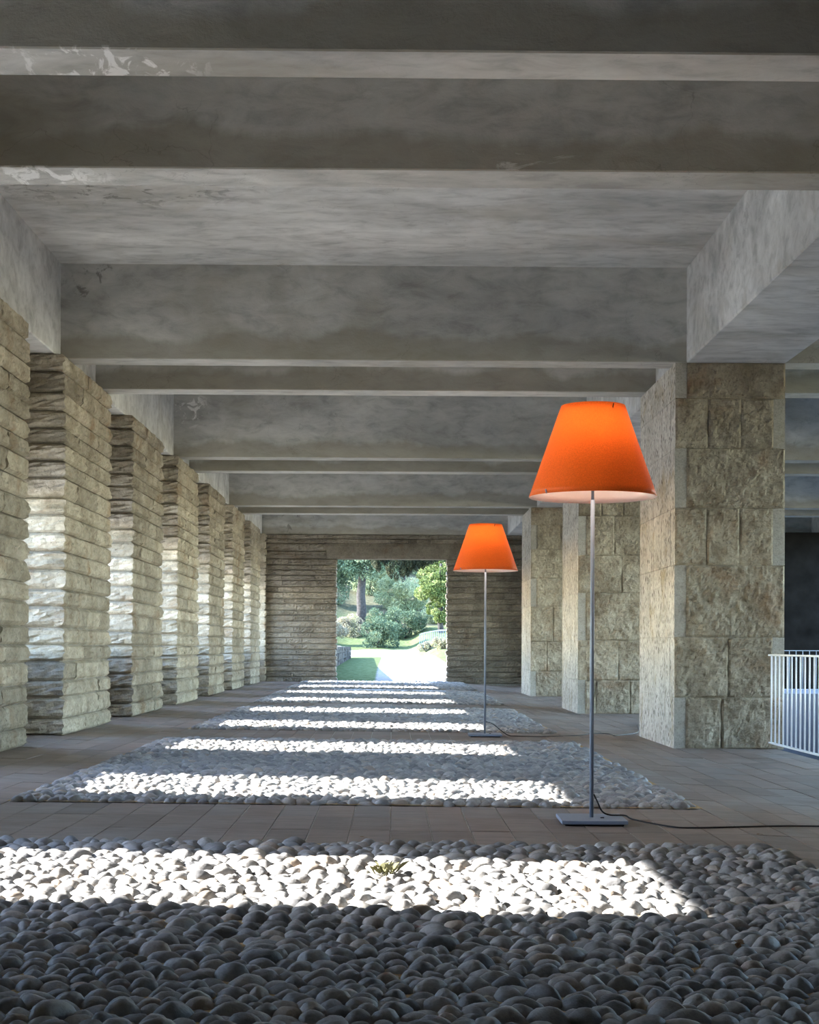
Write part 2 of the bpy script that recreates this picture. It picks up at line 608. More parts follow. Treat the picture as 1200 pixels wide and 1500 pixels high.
bmesh.ops.bevel(tm, geom=[e for e in tm.edges if all(v.co.z > 0 for v in e.verts)], offset=.02, segments=1, affect='EDGES')
tm.to_mesh(unit_tile)
tm.free()
tiles.sort(key=lambda t: t[1])
def slope(x, y):
    return (zf(x + .05, y) - zf(x - .05, y)) / .1
tv = np.array([v.co[:] for v in unit_tile.vertices])
tf = [tuple(p.vertices) for p in unit_tile.polygons]
big_v, big_f, big_t = [], [], []
count = 0
TH = .03
for (cx, cy, dx, dy, dz, tone) in tiles:
    s = slope(cx, cy)
    z = zf(cx, cy) - TH / 2 + dz
    if count < 300 and in_frame(cx, cy, 0, 10):
        obj('tile', unit_tile, floor, (cx, cy, z), (0, -math.atan(s), 0), (dx, dy, TH))
        count += 1
    else:
        v = tv * np.array((dx, dy, TH))
        v[:, 2] += v[:, 0] * s
        v += np.array((cx, cy, z))
        base = len(big_v)
        big_v.extend(map(tuple, v))
        big_f.extend(tuple(base + q for q in f) for f in tf)
        big_t.extend([tone] * len(tf))
def field(name, v, f, t, mat, parent, smooth):
    me = mesh_from(name, v, f, mat, smooth)
    at = me.attributes.new('tone', 'FLOAT', 'FACE')
    at.data.foreach_set('value', t)
    o = obj(name, me, parent)
    o['kind'] = 'stuff'
    return o
field('tile_field', big_v, big_f, big_t, M['tile2'], floor, False)

# cobbles -----------------------------------------------------------
def stone_variant(sub, seed, cut=-.25):
    bm = bmesh.new()
    bmesh.ops.create_icosphere(bm, subdivisions=sub, radius=1.0)
    r = random.Random(seed)
    ox, oy = r.uniform(0, 50), r.uniform(0, 50)
    sq = r.uniform(.80, 1.0)
    for v in bm.verts:
        c = v.co
        k = 1 + .15 * noise.noise(Vector((c.x * 1.1 + ox, c.y * 1.1 + oy, c.z * 1.1))) + .035 * noise.noise(Vector((c.x * 2.7 + oy, c.y * 2.7, c.z * 2.7 + ox)))
        n = Vector([math.copysign(abs(q) ** sq, q) for q in c])
        v.co = n * k
    dele = [f for f in bm.faces if all(v.co.z < cut for v in f.verts)]
    bmesh.ops.delete(bm, geom=dele, context='FACES')
    me = bm_to_mesh(bm, 'cobble', M['cob1'], True)
    return me
HI = [stone_variant(3, 100 + i) for i in range(14)]
MD = [stone_variant(2, 100 + i) for i in range(14)]
def arr(me):
    return np.array([v.co[:] for v in me.vertices]), [tuple(p.vertices) for p in me.polygons]
HI_A = [arr(m) for m in HI]
MD_A = [arr(m) for m in MD]
rng = random.Random(11)
stones = []
for pi, (a, b) in enumerate(PANELS):
    y = max(a, 2.2) + .045
    row = 0
    while y < b - .03:
        x = PX0 + rng.uniform(.0, .05)
        while x < PX1 - .02:
            s = rng.random()
            sx = rng.uniform(.036, .050) if s < .6 else (rng.uniform(.048, .068) if s < .87 else rng.uniform(.028, .036))
            sy = rng.uniform(.036, .047) * (.9 if sx > .05 else 1)
            sz = rng.uniform(.044, .066) * (.85 + .3 * (sx / .045 - .7))
            cx = x + sx
            if cx + sx * .8 > PX1:
                break
            cy = min(b - .04, max(a + .04, y + rng.uniform(-.020, .020)))
            stones.append((cx, cy, sx * 1.06, sy * 1.06, sz, rng.gauss(0, .36), rng.gauss(-.06, .20), rng.gauss(0, .14), rng.randrange(14), rng.random()))
            x += 2 * sx * .82
        y += rng.uniform(.057, .068)
        row += 1
stones.sort(key=lambda t: t[1])
bv, bf, bt = [], [], []
nb = 0
count = 0
for (cx, cy, sx, sy, sz, rz, ry, rx, k, tone) in stones:
    z = zf(cx, cy) - .019 + rng.uniform(-.006, .004)
    vis = in_frame(cx, cy, z + .03, 10)
    if vis and count < 300:
        obj('cobble', HI[k], floor, (cx, cy, z), (rx, ry, rz), (sx, sy, sz))
        count += 1
        continue
    A, Fc = HI_A[k] if (vis and cy < 9.0) else MD_A[k]
    R = np.array((Matrix.Rotation(rz, 3, 'Z') @ Matrix.Rotation(ry, 3, 'Y') @ Matrix.Rotation(rx, 3, 'X')))
    v = (A * np.array((sx, sy, sz))) @ R.T + np.array((cx, cy, z))
    bv.append(v)
    bf.extend(tuple(nb + q for q in f) for f in Fc)
    bt.extend([tone] * len(Fc))
    nb += len(v)
field('cobble_field', np.concatenate(bv), bf, bt, M['cob2'], floor, True)

# ------------------------------------------------------------------ ceiling with its beams
ceiling = box('ceiling', -4.2, 11.6, -1.2, 39.6, ZC, ZC + .35, M['concrete'])
tag(ceiling, 'grey board-marked concrete ceiling with deep cross beams', 'ceiling', kind='structure')
for y in BEAMS:
    box('beam', -3.41, 3.03, y, y + BW, ZB, ZC + .02, M['beamface'], ceiling, .008)
    box('beam', 4.04, 11.2, y, y + BW, ZB, ZC + .02, M['beamface'], ceiling, .008)
box('beam', -3.41, 11.6, 39.0, 39.5, ZB, ZC + .02, M['beamface'], ceiling, .008)
box('beam', -4.2, -3.40, -1.2, 39.5, ZB, ZC + .02, M['concrete'], ceiling, .010)
box('beam', 3.02, 4.05, -1.2, 39.5, ZB - .002, ZC + .02, M['concrete'], ceiling, .012)
box('beam', 11.0, 11.6, -1.2, 39.5, ZB, ZC + .02, M['concrete'], ceiling, .010)

# ------------------------------------------------------------------ outer wall on the sunny side: parapet and lintel outside the piers
wl_ = box('wall_left', -4.06, -3.815, -1.2, 39.4, -.3, .93, M['mortar'])
tag(wl_, 'low parapet running outside the stone piers', 'wall', kind='structure')
wl2 = box('trim_1', -4.06, -3.815, -1.2, 39.4, 2.54, ZB - .004, M['mortar'])
tag(wl2, 'lintel course running outside the stone piers', 'lintel', kind='structure')
wl3 = box('wall_light_block', -4.06, -3.815, -1.2, 3.4, .93, 2.52, M['mortar'])  # unseen infill, added to darken the nearest beams and cobbles
tag(wl3, 'added blind infill of the outer wall beside the viewpoint, unseen, keeping light out', 'wall', kind='structure')
wb = box('wall_back', -4.2, 11.6, -1.5, -1.2, -.5, ZC, M['darkwall'])
tag(wb, 'dark closed wall behind the viewpoint', 'wall', kind='structure')

# ------------------------------------------------------------------ split-face stones, shared by piers and end wall
def split_stone(seed, ends):
    r = random.Random(seed)
    L, H, T = .6, .19, .42
    ox, oy, oz = (r.uniform(0, 90) for _ in range(3))
    peak = r.uniform(.35, .65)
    amp = r.uniform(.024, .036)
    def prof(t):
        u = t / peak if t < peak else (1 - t) / (1 - peak)
        return min(1, u * 3.4) ** .6
    n = (6, 14, 7)
    def disp(p, t):
        q = p.copy()
        pr = prof(t[2])
        if t[0] in (0.0, 1.0):
            a = amp * pr * (1 + .45 * fr(p.y * 7 + ox, p.z * 9 + oy, oz, 3)) + .021 * pr * fr(p.y * 16 + oy, p.z * 20, ox, 2)
            q.x += a if t[0] == 1.0 else -a
        if t[1] == 0.0 and 'a' in ends or t[1] == 1.0 and 'b' in ends:
            a = amp * pr * (1 + .45 * fr(p.x * 7 + oy, p.z * 9 + ox, oz + 5, 3)) + .021 * pr * fr(p.x * 16 + oy, p.z * 20, ox + 9, 2)
            q.y += -a if t[1] == 0.0 else a
        if 0 < t[2] < 1:
            q.z += .006 * fr(p.x * 12, p.y * 12 + ox, oz, 2)
        else:
            q.z += .004 * fr(p.y * 8 + ox, 3.3, oz, 2)
        return q
    return grid_block('stone', (T, L, H), n, disp, M['pier'])
MID = [split_stone(300 + i, '') for i in range(10)]
STA = [split_stone(400 + i, 'a') for i in range(8)]
FIN = [split_stone(500 + i, 'b') for i in range(8)]
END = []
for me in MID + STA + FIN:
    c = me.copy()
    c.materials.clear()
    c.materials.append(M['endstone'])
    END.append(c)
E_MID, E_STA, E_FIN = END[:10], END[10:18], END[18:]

def split_len(r, total, lo, hi, first=None):
    out = []
    left = total
    while left > hi:
        l = r.uniform(lo, hi)
        if left - l < lo:
            l = left / 2
        out.append(l)
        left -= l
    out.append(left)
    return out

for y0 in [3.2 + 3.95 * i for i in range(10)]:
    box('jamb', -4.06, -3.815, y0 - .14, min(y0 + 2.38, 39.0), .92, 2.53, M['mortar'], wl_)  # added outer returns, hidden behind the piers, that trim the sun patches
rc = random.Random(8)
def courses(r, z0, z1, lo, hi):
    hs = []
    while sum(hs) < z1 - z0:
        hs.append(r.uniform(lo, hi))
    k = (z1 - z0) / sum(hs)
    return [h * k for h in hs]
PIER_C = courses(rc, 0, 1, .0425, .059)
ORD = ['first', 'second', 'third', 'fourth', 'fifth', 'sixth', 'seventh', 'eighth', 'ninth', 'tenth']
pier_y = [3.2 + 3.95 * i for i in range(-1, 10)]
z_top = ZB
for pi, y0 in enumerate(pier_y):
    r = random.Random(900 + pi)
    y1 = min(y0 + 2.4, 38.93)
    if y0 + .1 > 39.0:
        continue
    nth = 10 - pi
    pi -= 1
    if pi < 2:
        lab = 'split-stone pier outside the picture, %s from the viewpoint, beside the first cobble bed' % ('nearest', 'second', 'third')[pi + 1]
    elif pi == 2:
        lab = 'split-stone pier cut off by the picture edge, beside the second cobble bed'
    elif pi == 9:
        lab = 'sliver of a split-stone pier touching the far end wall'
    else:
        lab = 'split-stone pier, %s counting back from the far end wall along the parapet' % ORD[9 - pi]
    zb = zf(XL, y0)
    t = empty('stone_pier', (XL, y0, zb), lab, 'pier', 'split-stone piers along the sunny parapet')
    H = z_top - zb
    box('mortar_core', -.40, -.025, .02, y1 - y0 - .02, 0.0, H - .003, M['mortar'], t)
    z = 0
    for ci, cf in enumerate(PIER_C):
        h = cf * H
        ls = split_len(r, y1 - y0, .5, 1.25)
        if len(ls) == 1 and ls[0] > .5:
            ls = [ls[0] * .45, ls[0] * .55]
        y = 0
        for k, l in enumerate(ls):
            src = STA if k == 0 else (FIN if k == len(ls) - 1 else MID)
            if len(ls) == 1:
                src = STA
            obj('stone', r.choice(src), t, (-.42 + r.uniform(-.006, .006), y + .003, z + .003), None,
                (1.0, (l - .006) / .6, (h - .007) / .19))
            y += l
        z += h

# ------------------------------------------------------------------ end wall with the doorway
wf = multi_box('wall_far', [(-3.55, -1.50, 39.06, 39.44, -.4, ZB), (1.48, 11.6, 39.06, 39.44, -.4, ZB), (-1.50, 1.48, 39.06, 39.44, 3.34, ZB)], M['mortar'])
tag(wf, 'coursed split-stone end wall around the square doorway', 'wall', kind='structure')
r = random.Random(77)
DZ0, DZ1 = .05, 3.27
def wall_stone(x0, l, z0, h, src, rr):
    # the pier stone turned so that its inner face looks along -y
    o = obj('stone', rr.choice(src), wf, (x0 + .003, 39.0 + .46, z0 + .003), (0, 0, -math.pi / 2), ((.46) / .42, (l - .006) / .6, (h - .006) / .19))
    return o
z = .0
hs = courses(r, 0.02, 3.27, .125, .175)
z = .02
for ci, h in enumerate(hs):
    x = -3.5
    ls = split_len(r, 2.02, .35, .95)
    for k, l in enumerate(ls):
        wall_stone(x, l, z, h, E_FIN if k == len(ls) - 1 else E_MID, r)
        x += l
    x = 1.46
    ls = split_len(r, 2.7, .32, .8)
    for k, l in enumerate(ls):
        wall_stone(x, l, z, h, E_STA if k == 0 else E_MID, r)
        x += l
    z += h
# side stones at lintel height, the lintel and the courses above
lz = 3.275
def lintel_disp(p, t):
    q = p.copy()
    if t[1] == 0.0 and 0 < t[2] < 1 and 0 < t[0] < 1:
        q.y -= .02 + .015 * fr(p.x * 6, p.z * 8, 2.2, 3)
    return q
lint = obj('lintel', grid_block('lintel', (3.70, .5, .40), (30, 1, 5), lintel_disp, M['endstone']), wf, (-1.72, 38.98, lz))
lint['label'] = 'long stone lintel over the doorway'
for (h, zz, xa, xb) in ((.20, lz, -3.5, -1.72), (.20, lz + .2, -3.5, -1.72), (.20, lz, 1.98, 4.1), (.20, lz + .2, 1.98, 4.1), (.115, lz + .4, -3.5, 4.1), (.115, lz + .515, -3.5, 4.1)):
    x = xa
    for l in split_len(r, xb - xa, .45, 1.1):
        wall_stone(x, l, zz, h, E_MID, r)
        x += l

# ------------------------------------------------------------------ rough-faced pillars on the shady side
def rough_block(dims, rough, amp, seed, cell=.045, margin=.014):
    ox, oy = random.Random(seed).uniform(0, 60), random.Random(seed + 1).uniform(0, 60)
    n = [max(1, int(round(d / cell))) for d in dims]
    if '-y' not in rough and '+y' not in rough and '-x' not in rough and '+x' not in rough:
        n = [1, 1, 1]
    if not ('-y' in rough or '+y' in rough):
        n[0] = 1
    if not ('-x' in rough or '+x' in rough):
        n[1] = 1
    def disp(p, t):
        q = p.copy()
        for face, ax, end, sg in (('-y', 1, 0.0, -1), ('+y', 1, 1.0, 1), ('-x', 0, 0.0, -1), ('+x', 0, 1.0, 1)):
            if face in rough and t[ax] == end:
                a2 = 1 - ax
                e = min(p[a2], dims[a2] - p[a2], p[2], dims[2] - p[2])
                k = min(1, e / margin)
                u = p[a2]
                d = amp * k * (.35 + .9 * fr(u * 5 + ox, p.z * 5 + oy, seed * .37, 4) + 1.0 * abs(fr(u * 10 + oy, p.z * 10, ox, 4)))
                q[ax] += sg * d
        return q
    return n, disp
def pillar(y0, lab, seed, layout):
    W, D = 1.135, 2.15 + .0
    zb = zf(XR, y0) - .01
    t = empty('stone_pillar', (XR, y0, zb), lab, 'pillar', 'rough stone pillars on the railing side')
    H = ZB - zb - .003
    hs = [.53, .62, .735, .585, .61, .51, .365]
    k = H / sum(hs)
    hs = [h * k for h in hs]
    ST = .12
    box('mortar_core', .05, W - .05, .05, D - .05, 0, H - .01, M['mortar'], t)
    z = 0
    J = .004
    sd = seed
    for ci, h in enumerate(hs):
        cuts = layout[ci]
        q = cuts[0]
        left_tooled = q == 'L'
        x0, x1 = (ST, W) if left_tooled else (0, W - ST)
        edges = [x0] + [c * W for c in cuts[1:]] + [x1]
        for fa, yy, dep in (('-y', 0, .24), ('+y', D - .24, .24)):
            for a, b in zip(edges, edges[1:]):
                sd += 1
                dims = (b - a - J, dep, h - J)
                n, d = rough_block(dims, (fa,), .020 if ci > 2 else .026, sd, .021 if fa == '-y' else .09)
                n[1] = 1
                bme = grid_block('stone_block', dims, n, d, [M['rough'], M['side']])
                for p in bme.polygons:
                    if (a == 0 and p.normal.x < -.9 and p.center.x < .001) or (b == W and p.normal.x > .9 and p.center.x > dims[0] - .001):
                        p.material_index = 1
                obj('stone_block', bme, t, (a + J / 2, yy, z + J / 2))
        # side slabs; the slab end shows as a tooled strip on the front
        for side in ('L', 'R'):
            runs_front = (side == 'L') == left_tooled
            ya, yb = (0, D) if runs_front else (.245, D - .245)
            split = [ya, yb] if (ci + seed) % 3 else [ya, ya + (yb - ya) * (.60 if ci % 2 else .66), yb]
            for a, b in zip(split, split[1:]):
                sd += 1
                dims = (ST, b - a - J, h - J)
                face = '-x' if side == 'L' else '+x'
                n, d = rough_block(dims, (face,), .004, sd, .06, .015)
                n[0] = 1
                xx = 0 if side == 'L' else W - ST
                me = grid_block('side_slab', dims, n, d, [M['side'], M['tooled']])
                # the narrow front end is tooled, not pitted
                for p in me.polygons:
                    if abs(p.normal.y) > .8:
                        p.material_index = 1
                obj('side_slab', me, t, (xx, a + J / 2, z + J / 2))
        z += h
    return t
LAY1 = [('L', .43), ('R', .49), ('L',), ('R', .29, .59), ('L',), ('R', .30, .60), ('L',)]
LAY2 = [('L', .25, .72), ('R', .56), ('L', .22), ('R', .6), ('L', .5), ('R', .32, .62), ('L', .45)]
LAY3 = [('L', .6), ('R', .3), ('R', .42), ('L', .7), ('R',), ('L', .55), ('R',)]
pillar(7.36, 'rough stone pillar beyond the picture edge, beside the first tile strip', 2000, LAY3)
pillar(15.3, 'largest rough stone pillar, standing behind the orange lamp beside the white railing', 1000, LAY1)
pillar(23.25, 'middle rough stone pillar seen behind the pole of the bigger lamp', 3000, LAY2)
pillar(31.2, 'rough stone pillar farthest back, just right of the smaller lamp', 4000, LAY3)

# ------------------------------------------------------------------ side aisle with the stair void
wr = bmesh.new()
box_bm(wr, 11.1, 11.5, -1.2, 39.0, -3.2, .1)
for y in BEAMS[::2]:
    box_bm(wr, 11.1, 11.5, y, y + 2.15, .1, ZB)
box_bm(wr, 11.1, 11.5, -1.2, 8.0, .09, ZB)  # near bays closed up out of view to keep light off the first beams
w_r = obj('wall_right', bm_to_mesh(wr, 'wall_right', M['plaster']))
tag(w_r, 'outer wall of the side aisle with open bays', 'wall', kind='structure')
st = bmesh.new()
box_bm(st, 3.98, 11.1, 34.0, 39.0, -3.2, -.06)
box_bm(st, 3.98, 11.1, -1.2, 5.0, -3.2, -.06)
box_bm(st, 3.98, 11.1, 5.0, 34.0, -3.4, -3.2)
box_bm(st, 3.88, 3.98, -1.2, 39.0, -3.2, -.10)
slab = obj('floor_aisle', bm_to_mesh(st, 'floor_aisle', M['plaster']))
tag(slab, 'pale floor and walls of the stair void behind the railing', 'floor', kind='structure')
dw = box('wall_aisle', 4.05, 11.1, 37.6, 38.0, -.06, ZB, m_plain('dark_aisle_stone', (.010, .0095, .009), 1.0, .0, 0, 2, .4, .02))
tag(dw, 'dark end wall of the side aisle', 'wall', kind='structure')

# ------------------------------------------------------------------ railings
def railing(pts0, pts1, zb, zt, lab, mat, gap, group=None):
    a, b = Vector(pts0), Vector(pts1)
    L = (b - a).length
    d = (b - a) / L
    t = empty('railing', (a.x, a.y, zb - .09), lab, 'railing', group)
    o = Vector((0, 0, .09))
    hh = zt - zb
    ang = math.atan2(d.y, d.x)
    rl = box_mesh('top_rail', 0, L, -.020, .020, -.009, .009, mat, .003)
    obj('top_rail', rl, t, (0, 0, .09 + hh), (0, 0, ang))
    obj('bottom_rail', box_mesh('bottom_rail', 0, L, -.018, .018, -.008, .008, mat, .003), t, (0, 0, .09), (0, 0, ang))
    bar = tube_mesh('bar', [(0, 0, 0), (0, 0, hh)], .0085, mat, 8)
    n = int((L - .05) / gap)
    for i in range(n + 1):
        obj('bar', bar, t, d * (.06 + i * gap) + o)
    foot = box_mesh('post', -.018, .018, -.018, .018, -.10, hh, mat)
    for f in (.06 + gap * 4, .06 + gap * (4 + int((n - 8) / 2)), .06 + gap * (n - 4)):
        if f < L:
            pass
    leg = tube_mesh('leg', [(0, 0, -.095), (0, 0, 0)], .011, mat, 8)
    for f in (.06 + gap * (n // 2), .06 + gap * (n - 2)):
        obj('leg', leg, t, d * f + o)
    return t
railing((3.765, 14.80, 0), (3.765, 9.9, 0), .035, .905, 'white steel railing with upright bars in front of the largest pillar', M['rail'], .15)
railing((4.10, 34.1, 0), (11.05, 34.1, 0), .04, .925, 'blue-grey steel railing on the far side of the stair void', M['rail2'], .155)

# ------------------------------------------------------------------ floor lamps
def cone_shade(R0, R1, h, th, seg=96, nh=14):
    verts, faces, mats = [], [], []
    rings = []
    prof = [(R0 + (R1 - R0) * i / nh, h * i / nh) for i in range(nh + 1)]
    inner = [(r_ - th, z_) for r_, z_ in reversed(prof)]
    full = prof + inner
    for (r_, z_) in full:
        for k in range(seg):
            a = 2 * math.pi * k / seg
            verts.append((r_ * math.cos(a), r_ * math.sin(a), z_))
    m = len(full)
    for i in range(m):
        j = (i + 1) % m
        for k in range(seg):
            k2 = (k + 1) % seg
            faces.append((i * seg + k, i * seg + k2, j * seg + k2, j * seg + k))
            mats.append(0 if i < nh else 1)
    me = mesh_from('shade', verts, faces, [M['shade_out'], M['shade_in']], True)
    me.polygons.foreach_set('material_index', mats)
    return me
m_bulb, nt, b = mat_new('lamp_bulb')
b.inputs['Base Color'].default_value = (.9, .88, .82, 1)
b.inputs['Emission Color'].default_value = (1, .78, .52, 1)
b.inputs['Emission Strength'].default_value = 6.0
LAMP_W = 1.0
def floor_lamp(x, y, lab, cable_pts, cable_lab, rotz=-.02):
    zb = zf(x, y)
    t = empty('floor_lamp', (x, y, zb), lab, 'floor lamp', 'orange-shaded floor lamps')
    t.rotation_euler = (0, 0, rotz)
    s = .181
    base = obj('base', box_mesh('base', -s, s, -s, s, .010, .031, M['lampmetal'], .0025), t)
    obj('base_foot', box_mesh('base_foot', -s + .02, s - .02, -s + .02, s - .02, 0, .0105, M['black']), base)
    obj('pole', tube_mesh('pole', [(0, 0, .03), (0, 0, .9), (0, 0, 1.80)], .0115, M['lampmetal'], 20), t)
    obj('inner_pole', tube_mesh('inner_pole', [(0, 0, 1.78), (0, 0, 2.20)], .0085, M['lampmetal'], 16), t)
    obj('switch', tube_mesh('switch', [(.045, -.045, .030), (.065, -.045, .031)], .006, M['black'], 8), base)
    zs = 1.815
    sh = obj('shade', cone_shade(.356, .178, .508, .0022), t, (0, 0, zs))
    # seam slit at the top and spring clip at the lower rim
    slit = box_mesh('seam', -.003, .003, -.0015, .0015, -.012, .030, M['black'])
    a = math.radians(-62)
    obj('seam', slit, sh, (.187 * math.cos(a), .187 * math.sin(a), .470), (0, .34, a))
    a2 = math.radians(-141)
    obj('clip', box_mesh('clip', -.002, .002, -.004, .004, -.001, .022, M['lampmetal']), sh, (.3545 * math.cos(a2), .3545 * math.sin(a2), .0), (0, .34, a2))
    # wire spider that carries the shade
    for k in range(3):
        an = 2 * math.pi * k / 3 + .5
        obj('shade_arm', tube_mesh('shade_arm', [(0, 0, .380), (.215 * math.cos(an), .215 * math.sin(an), .380)], .003, M['lampmetal'], 6), sh)
    bm = bmesh.new()
    bmesh.ops.create_uvsphere(bm, u_segments=16, v_segments=10, radius=.035)
    for v in bm.verts:
        v.co.z *= 1.25
    obj('bulb', bm_to_mesh(bm, 'bulb', m_bulb, True), t, (0, 0, zs + .33))
    ld = bpy.data.lights.new('lamp_light', 'POINT')
    ld.energy = LAMP_W
    ld.color = (1.0, .88, .74)
    ld.shadow_soft_size = .06
    lo = bpy.data.objects.new('lamp_light', ld)
    link(lo, t)
    lo.location = (0, -.075, zs + .36)
    pts = catmull(cable_pts, 8)
    c = obj('power_cable', tube_mesh('power_cable', pts, .0046, M['black'], 8))
    tag(c, cable_lab, 'cable')
    return t
def on_floor(px, py, lift=.005):
    """floor point seen at a pixel of the photograph, used once to read off the cable's run"""
    z = 0
    for _ in range(4):
        yc = F * (CAMH - z) / (py - 948 - .004 * (px - 600))
        xc = (px - 600) * yc / F
        c, s = math.cos(YAW), math.sin(YAW)
        x, y = xc * c + yc * s, yc * c - xc * s
        z = zf(x, y) + lift
    return Vector((x, y, z))
L1 = (1.118, 8.31)
L2 = (1.025, 16.35)
z1, z2 = zf(*L1), zf(*L2)
c1 = [Vector((L1[0] + .012, L1[1], z1 + .16)), Vector((L1[0] + .035, L1[1] + .01, z1 + .115)), Vector((L1[0] + .065, L1[1] + .03, z1 + .06)),
      Vector((L1[0] + .11, L1[1] + .04, z1 + .039)), Vector((L1[0] + .19, L1[1] + .02, z1 + .0385)), Vector((L1[0] + .235, L1[1] - .02, z1 + .02)), on_floor(985, 1211), on_floor(1020, 1212.5), on_floor(1075, 1211.5),
      on_floor(1140, 1210), on_floor(1215, 1210.5), on_floor(1300, 1213)]
c2 = [Vector((L2[0] + .012, L2[1], z2 + .16)), Vector((L2[0] + .09, L2[1] + .02, z2 + .135)), Vector((L2[0] + .17, L2[1] + .02, z2 + .07)), Vector((L2[0] + .26, L2[1] - .01, z2 + .012)), Vector((L2[0] + .36, L2[1] - .01, z2 + .005)), on_floor(800, 1079), on_floor(850, 1077), on_floor(868, 1074.5),
      on_floor(893, 1075), on_floor(900, 1077.5), on_floor(910, 1076.5), on_floor(931, 1074), on_floor(936, 1070), on_floor(934, 1062)]
floor_lamp(L1[0], L1[1], 'bigger orange-shaded floor lamp on a square grey base on the first tile strip', c1, 'black power cable running from the bigger lamp to the picture edge')
floor_lamp(L2[0], L2[1], 'smaller-looking orange-shaded floor lamp farther back near the doorway', c2, 'black power cable running from the farther lamp to the largest pillar')

# a dead leaf lying among the cobbles
rg = random.Random(3)
lv = []
prof = [(0, .002), (.008, .011), (.016, .006), (.024, .017), (.034, .007), (.042, .011), (.055, .001)]
for x, w in prof:
    lv.append((x, w, .006 * math.sin(x * 90)))
for x, w in reversed(prof):
    lv.append((x, -w, .006 * math.sin(x * 70)))
k = len(lv)
lv2 = lv + [(x, y, z - .0012) for x, y, z in lv]
lf = [tuple(range(k)), tuple(reversed(range(k, 2 * k)))] + [(i, k + i, k + (i + 1) % k, (i + 1) % k) for i in range(k)]
p = on_floor(1082, 1388, .05)
leaf = obj('dry_leaf', mesh_from('dry_leaf', lv2, lf, M['deadleaf']), None, p, (.3, -.4, 1.1))
tag(leaf, 'curled brown dry leaf lying on the dark cobbles', 'leaf')

for (qx, qy, rz, lab) in ((1110, 1222, .4, 'flat brown dry leaf on the tile strip below the cable'), (893, 1243, 2.1, 'brown dry leaf at the cobble edge below the bigger lamp'),
                          (528, 1226, .2, 'small brown dry leaf on the tile strip in the middle')):
    l2 = obj('dry_leaf', leaf.data, None, on_floor(qx, qy, .004), (.05, .05, rz))
    l2.scale = (.75, .75, .4)
    tag(l2, lab, 'leaf')
tv_, tf_ = [], []
for i in range(46):
    a, ln_, le = rg.uniform(0, 6.28), rg.uniform(.035, .075), rg.uniform(.3, 1.1)
    bx, by = rg.gauss(0, .022), rg.gauss(0, .016)
    dx, dy = math.cos(a), math.sin(a)
    k = len(tv_)
    w_ = .0016
    tv_ += [(bx - dy * w_, by + dx * w_, 0), (bx + dy * w_, by - dx * w_, 0), (bx + dx * ln_ * le * .5, by + dy * ln_ * le * .5, ln_ * .7), (bx + dx * ln_ * le, by + dy * ln_ * le, ln_ * .8)]
    tf_ += [(k, k + 1, k + 2), (k + 1, k + 3, k + 2)]
tuft = obj('grass_tuft', mesh_from('grass_tuft', tv_, tf_, m_plain('dry_grass', (.13, .13, .07), .8, .1)), None, on_floor(566, 1282, .02))
tag(tuft, 'wiry grass tuft growing between the sunlit cobbles', 'grass tuft')

# ================================================================== THE GARDEN BEYOND THE DOORWAY
PY = [(39.5, .03), (45, .2), (50, .33), (60, .42), (66, .47), (73, .72), (77, 1.15), (84, 2.25), (92, 3.6), (110, 7.5), (150, 17)]
def sm(t):
    t = min(1, max(0, t))
    return t * t * (3 - 2 * t)
def ground(x, y):
    z = lerp_tab(PY, y)
    z += .52 * sm((x - .75) / 1.3) * sm((y - 48) / 12) * (1 - sm((y - 78) / 8))
    z += .8 * sm((-x - 2.2) / 3) * sm((y - 62) / 14)
    z += .06 * noise.noise(Vector((x * .7, y * .5, 0))) * sm((y - 60) / 12)
    return z
gx = list(np.linspace(-40, -6, 14)) + list(np.arange(-5.5, 6.1, .25)) + list(np.linspace(8, 40, 12))
gy = [39.45] + list(np.arange(40, 86, .5)) + list(np.linspace(88, 150, 24))
gv, gf, gm = [], [], []
for y in gy:
    for x in gx:
        gv.append((x, y, ground(x, y)))
for j in range(len(gy) - 1):
    for i in range(len(gx) - 1):
        a = j * len(gx) + i
        gf.append((a, a + 1, a + 1 + len(gx), a + len(gx)))
me = mesh_from('ground_garden', gv, gf, None, True)
at = me.attributes.new('path', 'FLOAT', 'POINT')
pv = []
for (x, y, z) in gv:
    q = max(sm((x + .62) / .3), sm((y - 66.5) / 2)) * (1 - sm((y - 73) / 2)) * (1 - sm((x - .95 - max(0, (62 - y) * .06)) / .5))
    q = max(q, .8 * (1 - sm((y - 74) / 3)) * sm((-x - 2.0) / .2))
    pv.append(q)
at.data.foreach_set('value', pv)
at = me.attributes.new('wild', 'FLOAT', 'POINT')
at.data.foreach_set('value', [sm((y - 78) / 4) * (1 - .6 * sm((-x - .5) / 1) * (1 - sm((y - 86) / 3))) for (x, y, z) in gv])
mg, nt, b = mat_new('garden_ground')
n = N(nt)
pa = n.node('ShaderNodeAttribute', attribute_name='path').outputs['Fac']
w = n.coord('World')
gn = n.noise(w, 6, 6, .7)
grass = n.ramp(gn, [(.3, (.033, .044, .019)), (.55, (.072, .09, .042)), (.75, (.12, .13, .075))])
grav = n.ramp(n.noise(w, 9, 6, .7), [(.3, (.12, .115, .105)), (.6, (.19, .185, .17)), (.8, (.25, .245, .23))])
msk = n.ramp(n.math('ADD', pa, n.math('MULTIPLY', n.math('SUBTRACT', gn, .5), .7)), [(.42, 0), (.58, 1)])
wd_ = n.node('ShaderNodeAttribute', attribute_name='wild').outputs['Fac']
grass = n.mix(wd_, grass, n.ramp(gn, [(.3, (.03, .032, .02)), (.6, (.08, .078, .05)), (.8, (.16, .14, .10))]))
n.link(n.mix(msk, grass, grav), b.inputs['Base Color'])
b.inputs['Roughness'].default_value = 1.0
b.inputs['Specular IOR Level'].default_value = 0.0
